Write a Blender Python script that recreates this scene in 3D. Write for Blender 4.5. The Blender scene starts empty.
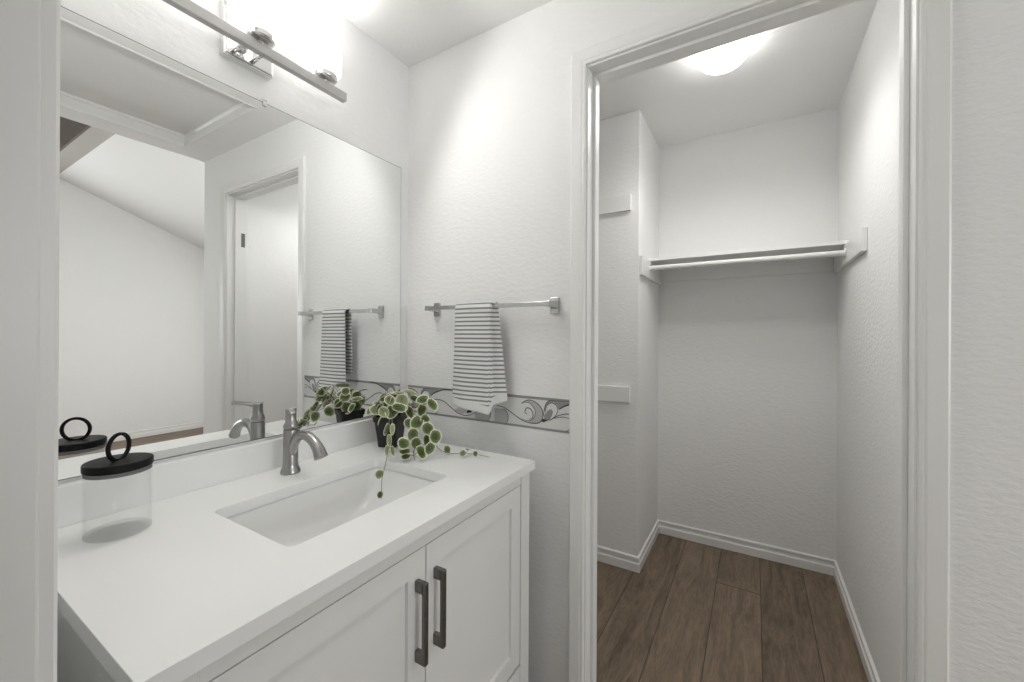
import bpy, bmesh, math, random
from mathutils import Vector, Matrix

scene = bpy.context.scene
COL = scene.collection

# ------------------------------------------------------------------ camera, world, lights, exposure
cam_data = bpy.data.cameras.new('camera')
cam_data.sensor_width = 36.0
cam_data.lens = 403.875 / 1024 * 36.0
cam_data.shift_y = -5.6 / 1024
cam_data.clip_start = 0.01
cam = bpy.data.objects.new('camera', cam_data)
COL.objects.link(cam)
YAW, ROLL = 0.5408, 0.005
cam.matrix_world = (Matrix.Translation((1.2907, -1.2743, 1.27)) @ Matrix.Rotation(YAW, 4, 'Z')
                    @ Matrix.Rotation(math.pi / 2, 4, 'X') @ Matrix.Rotation(ROLL, 4, 'Z'))
scene.camera = cam

world = bpy.data.worlds.new('world')
scene.world = world
world.use_nodes = True
world.node_tree.nodes['Background'].inputs[0].default_value = (0.95, 0.97, 1.0, 1)
world.node_tree.nodes['Background'].inputs[1].default_value = 1.0

scene.view_settings.view_transform = 'Standard'
scene.view_settings.look = 'None'
scene.view_settings.gamma = 1.0
scene.view_settings.use_curve_mapping = False
scene.view_settings.exposure = 0.86

VANITY_GLOW = 1.05       # radiance of the three vanity shades
VANITY_BULB = 1.1        # W of the bulb inside each open-topped shade
VANITY_THROW = 2.6       # W of the spot added in front of each vanity shade
CLOSET_GLOW = 6.0        # radiance of the closet dome
CLOSET_THROW = 12.5       # W of the spot added under the closet dome
WINDOW_FILL = 17.0          # W of the fill added at the bedroom window
BATH_W = 1.6             # W of the fill light added in the bathroom behind the doorway
HALL_W = 17.0             # W of the hidden fill light added in the bedroom


def area(name, loc, rot, sx, sy, power, color=(1, 1, 1)):
    l = bpy.data.lights.new(name, 'AREA')
    l.shape = 'RECTANGLE'
    l.size, l.size_y, l.energy, l.color = sx, sy, power, color
    o = bpy.data.objects.new(name, l)
    o.location, o.rotation_euler = loc, rot
    COL.objects.link(o)
    return o


# fill light added at an unseen bedroom window (wall at x = 5.15) and unseen fill lamps added in the two rooms beside the alcove
area('window_fill', (5.10, -0.95, 1.55), (math.radians(90), 0, math.radians(90)), 1.1, 1.2, WINDOW_FILL, (0.97, 0.99, 1.0))
area('bathroom_fill', (1.40, -2.0, 2.40), (0, 0, 0), 0.8, 0.9, BATH_W)
area('bedroom_fill', (2.35, 0.75, 2.55), (0, 0, 0), 0.40, 0.40, HALL_W)


# ------------------------------------------------------------------ materials
def nodes(m):
    m.use_nodes = True
    nt = m.node_tree
    return nt, nt.nodes['Principled BSDF']


def plain(name, col, rough=0.5, metal=0.0, spec=0.5):
    m = bpy.data.materials.new(name)
    nt, b = nodes(m)
    b.inputs['Base Color'].default_value = (*col, 1)
    b.inputs['Roughness'].default_value = rough
    b.inputs['Metallic'].default_value = metal
    b.inputs['Specular IOR Level'].default_value = spec
    return m


def add_bump(m, scale, dist, strength=1.0, detail=3.0, stretch=(1, 1, 1), rough=0.55):
    nt = m.node_tree
    b = nt.nodes['Principled BSDF']
    tc = nt.nodes.new('ShaderNodeTexCoord')
    mp = nt.nodes.new('ShaderNodeMapping')
    mp.inputs['Scale'].default_value = stretch
    n = nt.nodes.new('ShaderNodeTexNoise')
    n.inputs['Scale'].default_value = scale
    n.inputs['Detail'].default_value = detail
    n.inputs['Roughness'].default_value = rough
    bu = nt.nodes.new('ShaderNodeBump')
    bu.inputs['Strength'].default_value = strength
    bu.inputs['Distance'].default_value = dist
    nt.links.new(tc.outputs['Object'], mp.inputs['Vector'])
    nt.links.new(mp.outputs['Vector'], n.inputs['Vector'])
    nt.links.new(n.outputs['Fac'], bu.inputs['Height'])
    nt.links.new(bu.outputs['Normal'], b.inputs['Normal'])
    return m


M = {}
M['wall'] = add_bump(plain('textured_white_paint', (0.90, 0.90, 0.89), 0.7), 55, 0.004, 0.55, 3.0, (0.75, 0.75, 1.5))
M['ceiling'] = add_bump(plain('ceiling_paint', (0.90, 0.90, 0.89), 0.8), 70, 0.003, 0.4)
M['trim'] = plain('gloss_trim_paint', (0.88, 0.88, 0.865), 0.32)
M['cabinet'] = plain('cabinet_paint', (0.83, 0.83, 0.815), 0.42)
M['counter'] = plain('white_quartz', (0.90, 0.90, 0.89), 0.30)
M['ceramic'] = plain('white_porcelain', (0.91, 0.91, 0.90), 0.12)
M['mirror'] = plain('mirror_silver', (0.93, 0.94, 0.935), 0.0, 1.0)
M['mirror_edge'] = plain('mirror_edge', (0.06, 0.065, 0.06), 0.3)
M['chrome'] = plain('chrome', (0.78, 0.78, 0.77), 0.12, 1.0)
M['chrome_bar'] = plain('dull_chrome', (0.56, 0.56, 0.55), 0.22, 1.0)
M['brushed'] = plain('brushed_nickel', (0.37, 0.365, 0.355), 0.30, 1.0)
M['satin_bar'] = plain('satin_nickel_bar', (0.55, 0.545, 0.53), 0.35, 1.0)
M['handle'] = plain('dark_nickel', (0.20, 0.195, 0.185), 0.38, 1.0)
M['black'] = plain('black_lid', (0.006, 0.006, 0.0055), 0.5, 0.0, 0.18)
M['pot'] = plain('black_pot_plastic', (0.010, 0.010, 0.010), 0.45)
M['soil'] = add_bump(plain('soil', (0.03, 0.022, 0.015), 0.95), 180, 0.004)
M['stem'] = plain('vine_stem', (0.22, 0.20, 0.11), 0.6)
M['gasket'] = plain('clear_grey_gasket', (0.20, 0.20, 0.195), 0.25)
M['beam'] = add_bump(plain('lit_beam_wood', (0.44, 0.42, 0.395), 0.75), 9, 0.01, 0.5, 5, (0.6, 8, 8))  # paler tone carries the light on the beam's underside
M['beam_shaded'] = add_bump(plain('shaded_beam_wood', (0.13, 0.105, 0.09), 0.75), 9, 0.01, 0.5, 5, (0.6, 8, 8))  # shade on the beam's side put into a darker wood colour
M['rod'] = plain('painted_rod', (0.80, 0.80, 0.785), 0.4)
M['paper'] = plain('wallpaper', (0.76, 0.76, 0.745), 0.6)
M['paper_line'] = plain('wallpaper_pewter', (0.12, 0.12, 0.115), 0.5)
M['paper_band'] = plain('wallpaper_band', (0.30, 0.30, 0.29), 0.5)
M['paper_grey'] = plain('wallpaper_grey', (0.50, 0.50, 0.49), 0.5)
M['paper_dark'] = plain('wallpaper_charcoal', (0.035, 0.035, 0.035), 0.5)
M['paper_mid'] = plain('wallpaper_midgrey', (0.30, 0.30, 0.295), 0.5)


def glow(name, col, strength):
    m = bpy.data.materials.new(name)
    nt, b = nodes(m)
    b.inputs['Base Color'].default_value = (0.9, 0.9, 0.9, 1)
    b.inputs['Emission Color'].default_value = (*col, 1)
    b.inputs['Emission Strength'].default_value = strength
    return m


M['shade'] = glow('lit_frosted_glass', (1.0, 0.985, 0.96), VANITY_GLOW)
M['dome'] = glow('lit_opal_dome', (1.0, 0.985, 0.96), CLOSET_GLOW)


def clear_glass(name, tint, gloss):
    m = bpy.data.materials.new(name)
    m.use_nodes = True
    nt = m.node_tree
    nt.nodes.clear()
    out = nt.nodes.new('ShaderNodeOutputMaterial')
    tr = nt.nodes.new('ShaderNodeBsdfTransparent')
    tr.inputs['Color'].default_value = (*tint, 1)
    gl = nt.nodes.new('ShaderNodeBsdfGlossy')
    gl.inputs['Roughness'].default_value = 0.03
    lw = nt.nodes.new('ShaderNodeLayerWeight')
    lw.inputs['Blend'].default_value = 0.5
    mx = nt.nodes.new('ShaderNodeMixShader')
    pw = nt.nodes.new('ShaderNodeMath')
    pw.operation = 'POWER'
    pw.inputs[1].default_value = 3.0
    ml = nt.nodes.new('ShaderNodeMath')
    ml.operation = 'MULTIPLY_ADD'
    ml.inputs[1].default_value = gloss
    ml.inputs[2].default_value = 0.02
    nt.links.new(lw.outputs['Facing'], pw.inputs[0])
    nt.links.new(pw.outputs[0], ml.inputs[0])
    nt.links.new(ml.outputs[0], mx.inputs['Fac'])
    nt.links.new(tr.outputs[0], mx.inputs[1])
    nt.links.new(gl.outputs[0], mx.inputs[2])
    nt.links.new(mx.outputs[0], out.inputs['Surface'])
    return m


M['glass'] = clear_glass('clear_jar_glass', (0.996, 0.997, 0.996), 0.15)
M['glass_base'] = clear_glass('thick_jar_glass', (0.93, 0.935, 0.93), 0.10)
M['window_glass'] = clear_glass('window_glass', (0.95, 0.97, 0.96), 0.2)


def wood_floor():
    m = bpy.data.materials.new('brown_plank_floor')
    nt, b = nodes(m)
    N, Lk = nt.nodes, nt.links

    def math_(op, a, bb=None):
        n = N.new('ShaderNodeMath')
        n.operation = op
        for i, v in enumerate((a, bb)):
            if v is None:
                continue
            if isinstance(v, (int, float)):
                n.inputs[i].default_value = v
            else:
                Lk.new(v, n.inputs[i])
        return n.outputs[0]

    tc = N.new('ShaderNodeTexCoord')
    sp = N.new('ShaderNodeSeparateXYZ')
    Lk.new(tc.outputs['Object'], sp.inputs[0])
    W = 0.195
    xs = math_('DIVIDE', math_('SUBTRACT', sp.outputs['X'], 0.932), W)
    pid = math_('FLOOR', xs)
    xf = math_('SUBTRACT', xs, pid)
    wn = N.new('ShaderNodeTexWhiteNoise')
    wn.noise_dimensions = '1D'
    Lk.new(math_('ADD', pid, 41.9), wn.inputs['W'])
    ys = math_('ADD', math_('DIVIDE', sp.outputs['Y'], 1.9), wn.outputs['Value'])
    rid = math_('FLOOR', ys)
    yf = math_('SUBTRACT', ys, rid)
    wn2 = N.new('ShaderNodeTexWhiteNoise')
    wn2.noise_dimensions = '2D'
    cb = N.new('ShaderNodeCombineXYZ')
    Lk.new(pid, cb.inputs[0])
    Lk.new(rid, cb.inputs[1])
    Lk.new(cb.outputs[0], wn2.inputs['Vector'])
    # grain, offset per plank
    off = N.new('ShaderNodeCombineXYZ')
    Lk.new(math_('MULTIPLY', wn2.outputs['Value'], 40.0), off.inputs[2])
    Lk.new(math_('MULTIPLY', sp.outputs['X'], 9.0), off.inputs[0])
    Lk.new(math_('MULTIPLY', sp.outputs['Y'], 1.3), off.inputs[1])
    g1 = N.new('ShaderNodeTexNoise')
    g1.inputs['Scale'].default_value = 1.6
    g1.inputs['Detail'].default_value = 6
    g1.inputs['Roughness'].default_value = 0.65
    g1.inputs['Distortion'].default_value = 1.6
    Lk.new(off.outputs[0], g1.inputs['Vector'])
    g2 = N.new('ShaderNodeTexNoise')
    g2.inputs['Scale'].default_value = 14
    g2.inputs['Detail'].default_value = 4
    Lk.new(off.outputs[0], g2.inputs['Vector'])
    mixv = math_('ADD', math_('MULTIPLY', g1.outputs['Fac'], 0.72), math_('MULTIPLY', g2.outputs['Fac'], 0.28))
    mixv = math_('ADD', mixv, math_('MULTIPLY', math_('SUBTRACT', wn2.outputs['Value'], 0.5), 0.10))
    cr = N.new('ShaderNodeValToRGB')
    cr.color_ramp.elements[0].position = 0.34
    cr.color_ramp.elements[0].color = (0.105, 0.072, 0.047, 1)
    cr.color_ramp.elements[1].position = 0.66
    cr.color_ramp.elements[1].color = (0.29, 0.215, 0.147, 1)
    Lk.new(mixv, cr.inputs['Fac'])
    sx = math_('MINIMUM', xf, math_('SUBTRACT', 1.0, xf))
    sy = math_('MINIMUM', yf, math_('SUBTRACT', 1.0, yf))
    seam = math_('MAXIMUM', math_('LESS_THAN', sx, 0.010), math_('LESS_THAN', sy, 0.0016))
    mix = N.new('ShaderNodeMix')
    mix.data_type = 'RGBA'
    Lk.new(math_('MULTIPLY', seam, 0.75), mix.inputs['Factor'])
    Lk.new(cr.outputs['Color'], mix.inputs['A'])
    mix.inputs['B'].default_value = (0.018, 0.012, 0.008, 1)
    Lk.new(mix.outputs['Result'], b.inputs['Base Color'])
    b.inputs['Roughness'].default_value = 0.5
    return m


M['floor'] = wood_floor()


def towel_mat():
    m = bpy.data.materials.new('striped_terry')
    nt, b = nodes(m)
    N, Lk = nt.nodes, nt.links
    uv = N.new('ShaderNodeUVMap')
    sp = N.new('ShaderNodeSeparateXYZ')
    Lk.new(uv.outputs[0], sp.inputs[0])
    wob = N.new('ShaderNodeTexNoise')
    wob.inputs['Scale'].default_value = 6
    Lk.new(uv.outputs[0], wob.inputs['Vector'])
    f = N.new('ShaderNodeMath')
    f.operation = 'MULTIPLY_ADD'
    f.inputs[1].default_value = 0.006
    Lk.new(wob.outputs['Fac'], f.inputs[0])
    Lk.new(sp.outputs['Y'], f.inputs[2])
    d = N.new('ShaderNodeMath')
    d.operation = 'DIVIDE'
    d.inputs[1].default_value = 0.0158
    Lk.new(f.outputs[0], d.inputs[0])
    fr = N.new('ShaderNodeMath')
    fr.operation = 'FRACT'
    Lk.new(d.outputs[0], fr.inputs[0])
    cr = N.new('ShaderNodeValToRGB')
    e = cr.color_ramp.elements
    white, grey = (0.80, 0.80, 0.785, 1), (0.23, 0.23, 0.225, 1)
    e[0].position, e[0].color = 0.0, white
    e[1].position, e[1].color = 0.50, white
    for p, c in ((0.58, grey), (0.88, grey), (0.96, white)):
        k = e.new(p)
        k.color = c
    Lk.new(fr.outputs[0], cr.inputs['Fac'])
    hem = N.new('ShaderNodeMath')
    hem.operation = 'LESS_THAN'
    hem.inputs[1].default_value = 0.031
    Lk.new(sp.outputs['X'], hem.inputs[0])
    mx = N.new('ShaderNodeMix')
    mx.data_type = 'RGBA'
    Lk.new(hem.outputs[0], mx.inputs['Factor'])
    Lk.new(cr.outputs[0], mx.inputs['A'])
    mx.inputs['B'].default_value = white
    Lk.new(mx.outputs['Result'], b.inputs['Base Color'])
    b.inputs['Roughness'].default_value = 0.95
    n = N.new('ShaderNodeTexNoise')
    n.inputs['Scale'].default_value = 350
    Lk.new(uv.outputs[0], n.inputs['Vector'])
    bu = N.new('ShaderNodeBump')
    bu.inputs['Distance'].default_value = 0.002
    bu.inputs['Strength'].default_value = 0.6
    Lk.new(n.outputs['Fac'], bu.inputs['Height'])
    Lk.new(bu.outputs[0], b.inputs['Normal'])
    return m


M['towel'] = towel_mat()


def leaf_mat():
    m = bpy.data.materials.new('variegated_leaf')
    nt, b = nodes(m)
    N, Lk = nt.nodes, nt.links
    uv = N.new('ShaderNodeUVMap')
    sp = N.new('ShaderNodeSeparateXYZ')
    Lk.new(uv.outputs[0], sp.inputs[0])
    tc = N.new('ShaderNodeTexCoord')
    n = N.new('ShaderNodeTexNoise')
    n.inputs['Scale'].default_value = 110
    n.inputs['Detail'].default_value = 3
    Lk.new(tc.outputs['Object'], n.inputs['Vector'])
    f = N.new('ShaderNodeMath')
    f.operation = 'MULTIPLY_ADD'
    f.inputs[1].default_value = 0.30
    Lk.new(n.outputs['Fac'], f.inputs[0])
    Lk.new(sp.outputs['X'], f.inputs[2])
    cr = N.new('ShaderNodeValToRGB')
    e = cr.color_ramp.elements
    e[0].position, e[0].color = 0.45, (0.045, 0.078, 0.014, 1)
    e[1].position, e[1].color = 0.78, (0.125, 0.175, 0.045, 1)
    for p, c in ((0.88, (0.17, 0.20, 0.08, 1)), (0.96, (0.78, 0.78, 0.62, 1))):
        k = e.new(p)
        k.color = c
    Lk.new(f.outputs[0], cr.inputs['Fac'])
    # paler leaves: second uv channel value
    mx = N.new('ShaderNodeMix')
    mx.data_type = 'RGBA'
    mx.inputs['B'].default_value = (0.52, 0.56, 0.34, 1)
    k = N.new('ShaderNodeMath')
    k.operation = 'MULTIPLY'
    k.inputs[1].default_value = 0.6
    Lk.new(sp.outputs['Y'], k.inputs[0])
    Lk.new(k.outputs[0], mx.inputs['Factor'])
    Lk.new(cr.outputs[0], mx.inputs['A'])
    Lk.new(mx.outputs['Result'], b.inputs['Base Color'])
    b.inputs['Roughness'].default_value = 0.45
    return m


M['leaf'] = leaf_mat()

# ------------------------------------------------------------------ builders
ORIGIN = {}


def thing(name, label, cat, loc=(0, 0, 0), group=None):
    o = bpy.data.objects.new(name, None)
    o.empty_display_size = 0.05
    COL.objects.link(o)
    o.location = loc
    ORIGIN[o] = Vector(loc)
    o['label'], o['category'] = label, cat
    if group:
        o['group'] = group
    return o


def obj(name, bm, mat, parent=None, smooth=False, bevel=0.0, segs=2, label=None, solid=0.0):
    org = ORIGIN.get(parent, Vector((0, 0, 0))) if parent is not None else Vector((0, 0, 0))
    if org.length > 0:
        bmesh.ops.translate(bm, verts=bm.verts, vec=-org)
    bmesh.ops.recalc_face_normals(bm, faces=bm.faces)
    me = bpy.data.meshes.new(name)
    bm.to_mesh(me)
    bm.free()
    mats = mat if isinstance(mat, (list, tuple)) else [mat]
    for mm in mats:
        me.materials.append(mm)
    o = bpy.data.objects.new(name, me)
    COL.objects.link(o)
    if parent is not None:
        o.parent = parent
        ORIGIN[o] = org
    if smooth:
        for p in me.polygons:
            p.use_smooth = True
    if solid:
        s = o.modifiers.new('solid', 'SOLIDIFY')
        s.thickness = solid
        s.offset = 0
    if bevel:
        b = o.modifiers.new('bevel', 'BEVEL')
        b.width, b.segments, b.limit_method = bevel, segs, 'ANGLE'
        b.angle_limit = math.radians(40)
    if label:
        o['label'] = label
    return o


def tag(o, label, cat, group=None):
    o['label'], o['category'] = label, cat
    if group:
        o['group'] = group
    return o


def struct(name, bm, mat, **k):
    o = obj(name, bm, mat, **k)
    if o.parent is None:
        o['kind'] = 'structure'
    return o


def B(*boxes):
    bm = bmesh.new()
    for b in boxes:
        add_box(bm, *b)
    return bm


def add_box(bm, x0, x1, y0, y1, z0, z1):
    v = [bm.verts.new(p) for p in ((x0, y0, z0), (x1, y0, z0), (x1, y1, z0), (x0, y1, z0),
                                   (x0, y0, z1), (x1, y0, z1), (x1, y1, z1), (x0, y1, z1))]
    fs = []
    for f in ((0, 3, 2, 1), (4, 5, 6, 7), (0, 1, 5, 4), (1, 2, 6, 5), (2, 3, 7, 6), (3, 0, 4, 7)):
        fs.append(bm.faces.new([v[i] for i in f]))
    return fs


def add_loft(bm, rings, close=True, caps=True):
    """rings: lists of points with the same count"""
    R = [[bm.verts.new(p) for p in r] for r in rings]
    n = len(R[0])
    for a, b in zip(R[:-1], R[1:]):
        for i in range(n if close else n - 1):
            j = (i + 1) % n
            bm.faces.new((a[i], a[j], b[j], b[i]))
    if caps:
        bm.faces.new(list(reversed(R[0])))
        bm.faces.new(R[-1])
    return R


def add_lathe(bm, prof, c, segs=32, axis='Z', caps=True):
    rings = []
    for r, h in prof:
        ring = []
        for i in range(segs):
            a = 2 * math.pi * i / segs
            if axis == 'Z':
                ring.append((c[0] + r * math.cos(a), c[1] + r * math.sin(a), c[2] + h))
            elif axis == 'Y':
                ring.append((c[0] + r * math.cos(a), c[1] + h, c[2] + r * math.sin(a)))
            else:
                ring.append((c[0] + h, c[1] + r * math.cos(a), c[2] + r * math.sin(a)))
        rings.append(ring)
    return add_loft(bm, rings, True, caps)


def catmull(pts, n=6):
    P = [Vector(p) for p in pts]
    P = [P[0] * 2 - P[1]] + P + [P[-1] * 2 - P[-2]]
    out = []
    for i in range(1, len(P) - 2):
        for k in range(n):
            t = k / n
            a, b, c, d = P[i - 1], P[i], P[i + 1], P[i + 2]
            out.append(0.5 * ((2 * b) + (c - a) * t + (2 * a - 5 * b + 4 * c - d) * t * t + (3 * b - a - 3 * c + d) * t ** 3))
    out.append(P[-2])
    return out


def add_tube(bm, pts, radii, segs=12, flat=1.0):
    pts = [Vector(p) for p in pts]
    if not isinstance(radii, (list, tuple)):
        radii = [radii] * len(pts)
    rings = []
    t0 = (pts[1] - pts[0]).normalized()
    nrm = t0.orthogonal().normalized()
    for i, p in enumerate(pts):
        t = (pts[min(i + 1, len(pts) - 1)] - pts[max(i - 1, 0)]).normalized()
        nrm = (nrm - t * nrm.dot(t)).normalized()
        bn = t.cross(nrm)
        rings.append([p + radii[i] * (math.cos(a) * nrm + flat * math.sin(a) * bn)
                      for a in (2 * math.pi * k / segs for k in range(segs))])
    add_loft(bm, rings)


def rrect(x0, x1, y0, y1, r, n=5):
    out = []
    for cx, cy, a0 in ((x1 - r, y1 - r, 0), (x0 + r, y1 - r, 90), (x0 + r, y0 + r, 180), (x1 - r, y0 + r, 270)):
        for k in range(n + 1):
            a = math.radians(a0 + 90 * k / n)
            out.append((cx + r * math.cos(a), cy + r * math.sin(a)))
    return out


def frame_sweep(bm, prof, x0, x1, z0, y, sgn=-1):
    """door casing: profile of (outward distance, protrusion) swept up, across and down the opening"""
    rings = []
    for px, pz, dx, dz in ((x0, 0, -1, 0), (x0, z0, -1, 1), (x1, z0, 1, 1), (x1, 0, 1, 0)):
        rings.append([(px + dx * a, y + sgn * t, pz + dz * a) for a, t in prof])
    add_loft(bm, rings)


CAS = [(0, 0), (0, 0.008), (0.002, 0.0105), (0.007, 0.0115), (0.010, 0.0105), (0.014, 0.0125), (0.046, 0.0145), (0.050, 0.012), (0.050, 0)]


def base_sweep(bm, path, h=0.082, t=0.012):
    """baseboard along a plan path; room on the left of the travel direction"""
    prof = [(0, 0), (t, 0), (t, h * 0.52), (t * 0.55, h * 0.60), (t * 0.5, h * 0.80), (t * 0.85, h * 0.86), (t * 0.8, h * 0.95), (0, h)]
    P = [Vector((p[0], p[1], 0)) for p in path]
    rings = []
    for i, p in enumerate(P):
        ns = []
        if i > 0:
            d = (P[i] - P[i - 1]).normalized()
            ns.append(Vector((-d.y, d.x, 0)))
        if i < len(P) - 1:
            d = (P[i + 1] - P[i]).normalized()
            ns.append(Vector((-d.y, d.x, 0)))
        n = sum(ns, Vector()).normalized()
        k = 1 / max(0.3, n.dot(ns[0]))
        rings.append([p + n * (a * k) + Vector((0, 0, z)) for a, z in prof])
    add_loft(bm, rings)


# ------------------------------------------------------------------ the setting
CZ = 2.436      # alcove ceiling
KZ = 2.493      # closet ceiling
OX0, OX1, OZ = 0.8145, 1.607, 2.160    # closet doorway
EX = 1.916      # outer corner of the back wall
NY = -1.165     # near wall face
NX0, NX1 = 0.645, 1.42              # bathroom doorway

struct('floor', B((-0.2, 5.4, -3.2, 1.7, -0.05, 0.0)), M['floor'])
WX = -0.006
struct('wall_left', B((-0.12, WX, -3.1, 0.945, 0, 3.0)), M['wall'])
struct('wall_back', B((WX, OX0 - 0.018, 0.0, 0.115, 0, KZ), (OX1 + 0.018, 1.6685, 0.0, 0.115, 0, KZ),
                      (OX0 - 0.018, OX1 + 0.018, 0.0, 0.115, OZ + 0.018, KZ), (1.6685, EX, 0.0, 0.115, 0, KZ)), M['wall'])
struct('wall_closet_right', B((1.6685, EX, 0.115, 1.56, 0, KZ)), M['wall'])
struct('wall_closet_back', B((0.756, 1.6685, 1.461, 1.56, 0, KZ)), M['wall'])
struct('wall_closet_jog', B((WX, 0.756, 0.945, 1.56, 0, KZ)), M['wall'], bevel=0.004)
struct('ceiling_closet', B((WX, EX, 0.115, 1.56, KZ, KZ + 0.06)), M['ceiling'])

# alcove ceiling with a recessed panel
TX0, TX1, TY0, TY1, TZ = 0.905, 1.757, -1.02, -0.164, 2.502
struct('ceiling', B((WX, TX0, NY, 0.0, CZ, CZ + 0.12), (TX1, EX, NY, 0.0, CZ, CZ + 0.12), (TX0, TX1, TY1, 0.0, CZ, CZ + 0.12),
                    (TX0, TX1, NY, TY0, CZ, CZ + 0.12), (TX0, TX1, TY0, TY1, TZ, CZ + 0.12)), M['ceiling'])
bm = bmesh.new()
lp = [(0.0, 0.0), (0.010, -0.004), (0.012, 0.010), (0.008, 0.048), (0.018, 0.056), (0.018, 0.066), (0.0, 0.066)]
rings = []
for px, py, dx, dy in ((TX0, TY0, 1, 1), (TX1, TY0, -1, 1), (TX1, TY1, -1, -1), (TX0, TY1, 1, -1)):
    rings.append([(px + dx * a, py + dy * a, CZ + b) for a, b in lp])
rings.append(rings[0])
add_loft(bm, rings, True, False)
bmesh.ops.remove_doubles(bm, verts=bm.verts, dist=1e-5)
struct('trim_3', bm, M['trim'])

# near wall with the doorway the photograph is taken from
struct('wall_near', B((WX, NX0 - 0.018, -1.285, NY, 0, CZ + 0.12), (NX1 + 0.018, EX, -1.285, NY, 0, CZ + 0.12),
                      (NX0 - 0.018, NX1 + 0.018, -1.285, NY, 2.068, CZ + 0.12)), M['wall'])
struct('trim_4', B((NX0 - 0.018, NX0, -1.285, NY, 0, 2.05), (NX1, NX1 + 0.018, -1.285, NY, 0, 2.05),
                   (NX0 - 0.018, NX1 + 0.018, -1.285, NY, 2.05, 2.068)), M['trim'], bevel=0.003)
bm = bmesh.new()
frame_sweep(bm, [(0, 0), (0, 0.011), (0.003, 0.0145), (0.008, 0.0145), (0.011, 0.011), (0.015, 0.014), (0.044, 0.015), (0.05, 0.012), (0.05, 0)],
            NX0 - 0.005, NX1 + 0.005, 2.055, NY, 1)
struct('trim_5', bm, M['trim'])

# closet doorway: jamb with stop, casing
bm = B((OX0 - 0.018, OX0, 0, 0.115, 0, OZ), (OX1, OX1 + 0.018, 0, 0.115, 0, OZ), (OX0 - 0.018, OX1 + 0.018, 0, 0.115, OZ, OZ + 0.018))
jamb = struct('door_1', bm, M['trim'], bevel=0.0015)
bm = B((OX0, OX0 + 0.011, 0.045, 0.080, 0, OZ - 0.011), (OX1 - 0.011, OX1, 0.045, 0.080, 0, OZ - 0.011), (OX0, OX1, 0.045, 0.080, OZ - 0.011, OZ))
obj('door_stop', bm, M['trim'], jamb, bevel=0.0015)
obj('strike_plate', B((OX1 - 0.0016, OX1, 0.083, 0.108, 1.843, 1.933)), M['brushed'], jamb)
bm = bmesh.new()
frame_sweep(bm, CAS, OX0 - 0.005, OX1 + 0.005, OZ + 0.006, 0.0, -1)
struct('trim_1', bm, M['trim'])
bm = bmesh.new()
frame_sweep(bm, CAS, OX0 - 0.005, OX1 + 0.005, OZ + 0.006, 0.115, 1)
struct('trim_2', bm, M['trim'])

bm = bmesh.new()
base_sweep(bm, [(1.6685, 0.13), (1.6685, 1.461), (0.756, 1.461), (0.756, 0.945), (0.002, 0.945)])
struct('baseboard_closet', bm, M['trim'])
bm = bmesh.new()
base_sweep(bm, [(WX, NY), (NX0 - 0.056, NY)][::1])
struct('baseboard_near', bm, M['trim'])
bm = bmesh.new()
base_sweep(bm, [(EX, 1.29), (EX, 0.0), (OX1 + 0.056, 0.0)])
struct('baseboard_corner', bm, M['trim'])

# bedroom beyond the alcove, seen in the mirror
FX, BY = 5.15, 1.29
def zs(y):
    return 2.412 + (BY - y) * 0.398
struct('wall_bedroom_far', B((FX, FX + 0.1, -3.1, -1.6, 0, 3.6), (FX, FX + 0.1, -0.3, BY + 0.1, 0, 3.6), (FX, FX + 0.1, -1.6, -0.3, 0, 0.9), (FX, FX + 0.1, -1.6, -0.3, 2.2, 3.6)), M['wall'])
struct('wall_bedroom_side', B((EX, FX, BY, BY + 0.1, 0, 3.6)), M['wall'])
struct('wall_bedroom_near', B((-0.12, FX + 0.1, -3.1, -3.0, 0, 3.6)), M['wall'])
struct('wall_bathroom_side', B((EX - 0.1, EX, -3.0, -1.285, 0, CZ + 0.12)), M['wall'])
struct('wall_header', B((EX - 0.1, EX, -3.0, 1.56, CZ + 0.12, 3.6)), M['wall'])
struct('ceiling_bathroom', B((WX, EX - 0.1, -3.0, -1.285, CZ, CZ + 0.1)), M['ceiling'])
bm = bmesh.new()
add_loft(bm, [[(x, -0.10, zs(-0.10)), (x, BY, zs(BY)), (x, BY, zs(BY) + 0.06), (x, -0.10, zs(-0.10) + 0.06)] for x in (EX, FX)])
struct('ceiling_bedroom_slope', bm, M['ceiling'])
struct('ceiling_bedroom', B((EX, FX, -3.0, -0.10, 3.42, 3.5)), M['ceiling'])
bm = bmesh.new()
base_sweep(bm, [(FX, -2.99), (FX, BY), (EX, BY)], 0.085)
struct('baseboard_bedroom', bm, M['trim'])
win = struct('window_1', B((FX + 0.03, FX + 0.08, -1.6, -0.3, 0.9, 0.95), (FX + 0.03, FX + 0.08, -1.6, -0.3, 2.15, 2.2), (FX + 0.03, FX + 0.08, -1.6, -1.55, 0.95, 2.15),
                           (FX + 0.03, FX + 0.08, -0.35, -0.3, 0.95, 2.15), (FX + 0.03, FX + 0.08, -0.97, -0.93, 0.95, 2.15)), M['trim'])  # unseen window, made up and placed for the light it gives
obj('window_pane', B((FX + 0.053, FX + 0.057, -1.55, -0.35, 0.95, 2.15)), M['window_glass'], win)
bm = bmesh.new()
add_loft(bm, [[(x, -0.222, 2.955), (x, -0.078, 2.955), (x, -0.078, 3.42), (x, -0.222, 3.42)] for x in (EX, FX)])
cb_ = thing('ceiling_beam', 'grey-brown wooden beam under the sloped ceiling, seen in the mirror', 'beam', (3.5, -0.15, 2.955))
obj('beam_core', bm, M['beam'], cb_, bevel=0.004)
obj('shaded_side', B((EX + 0.002, FX - 0.002, -0.238, -0.2222, 2.957, 3.418)), M['beam_shaded'], cb_, label='beam side with shade put into its darker brown')

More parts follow.
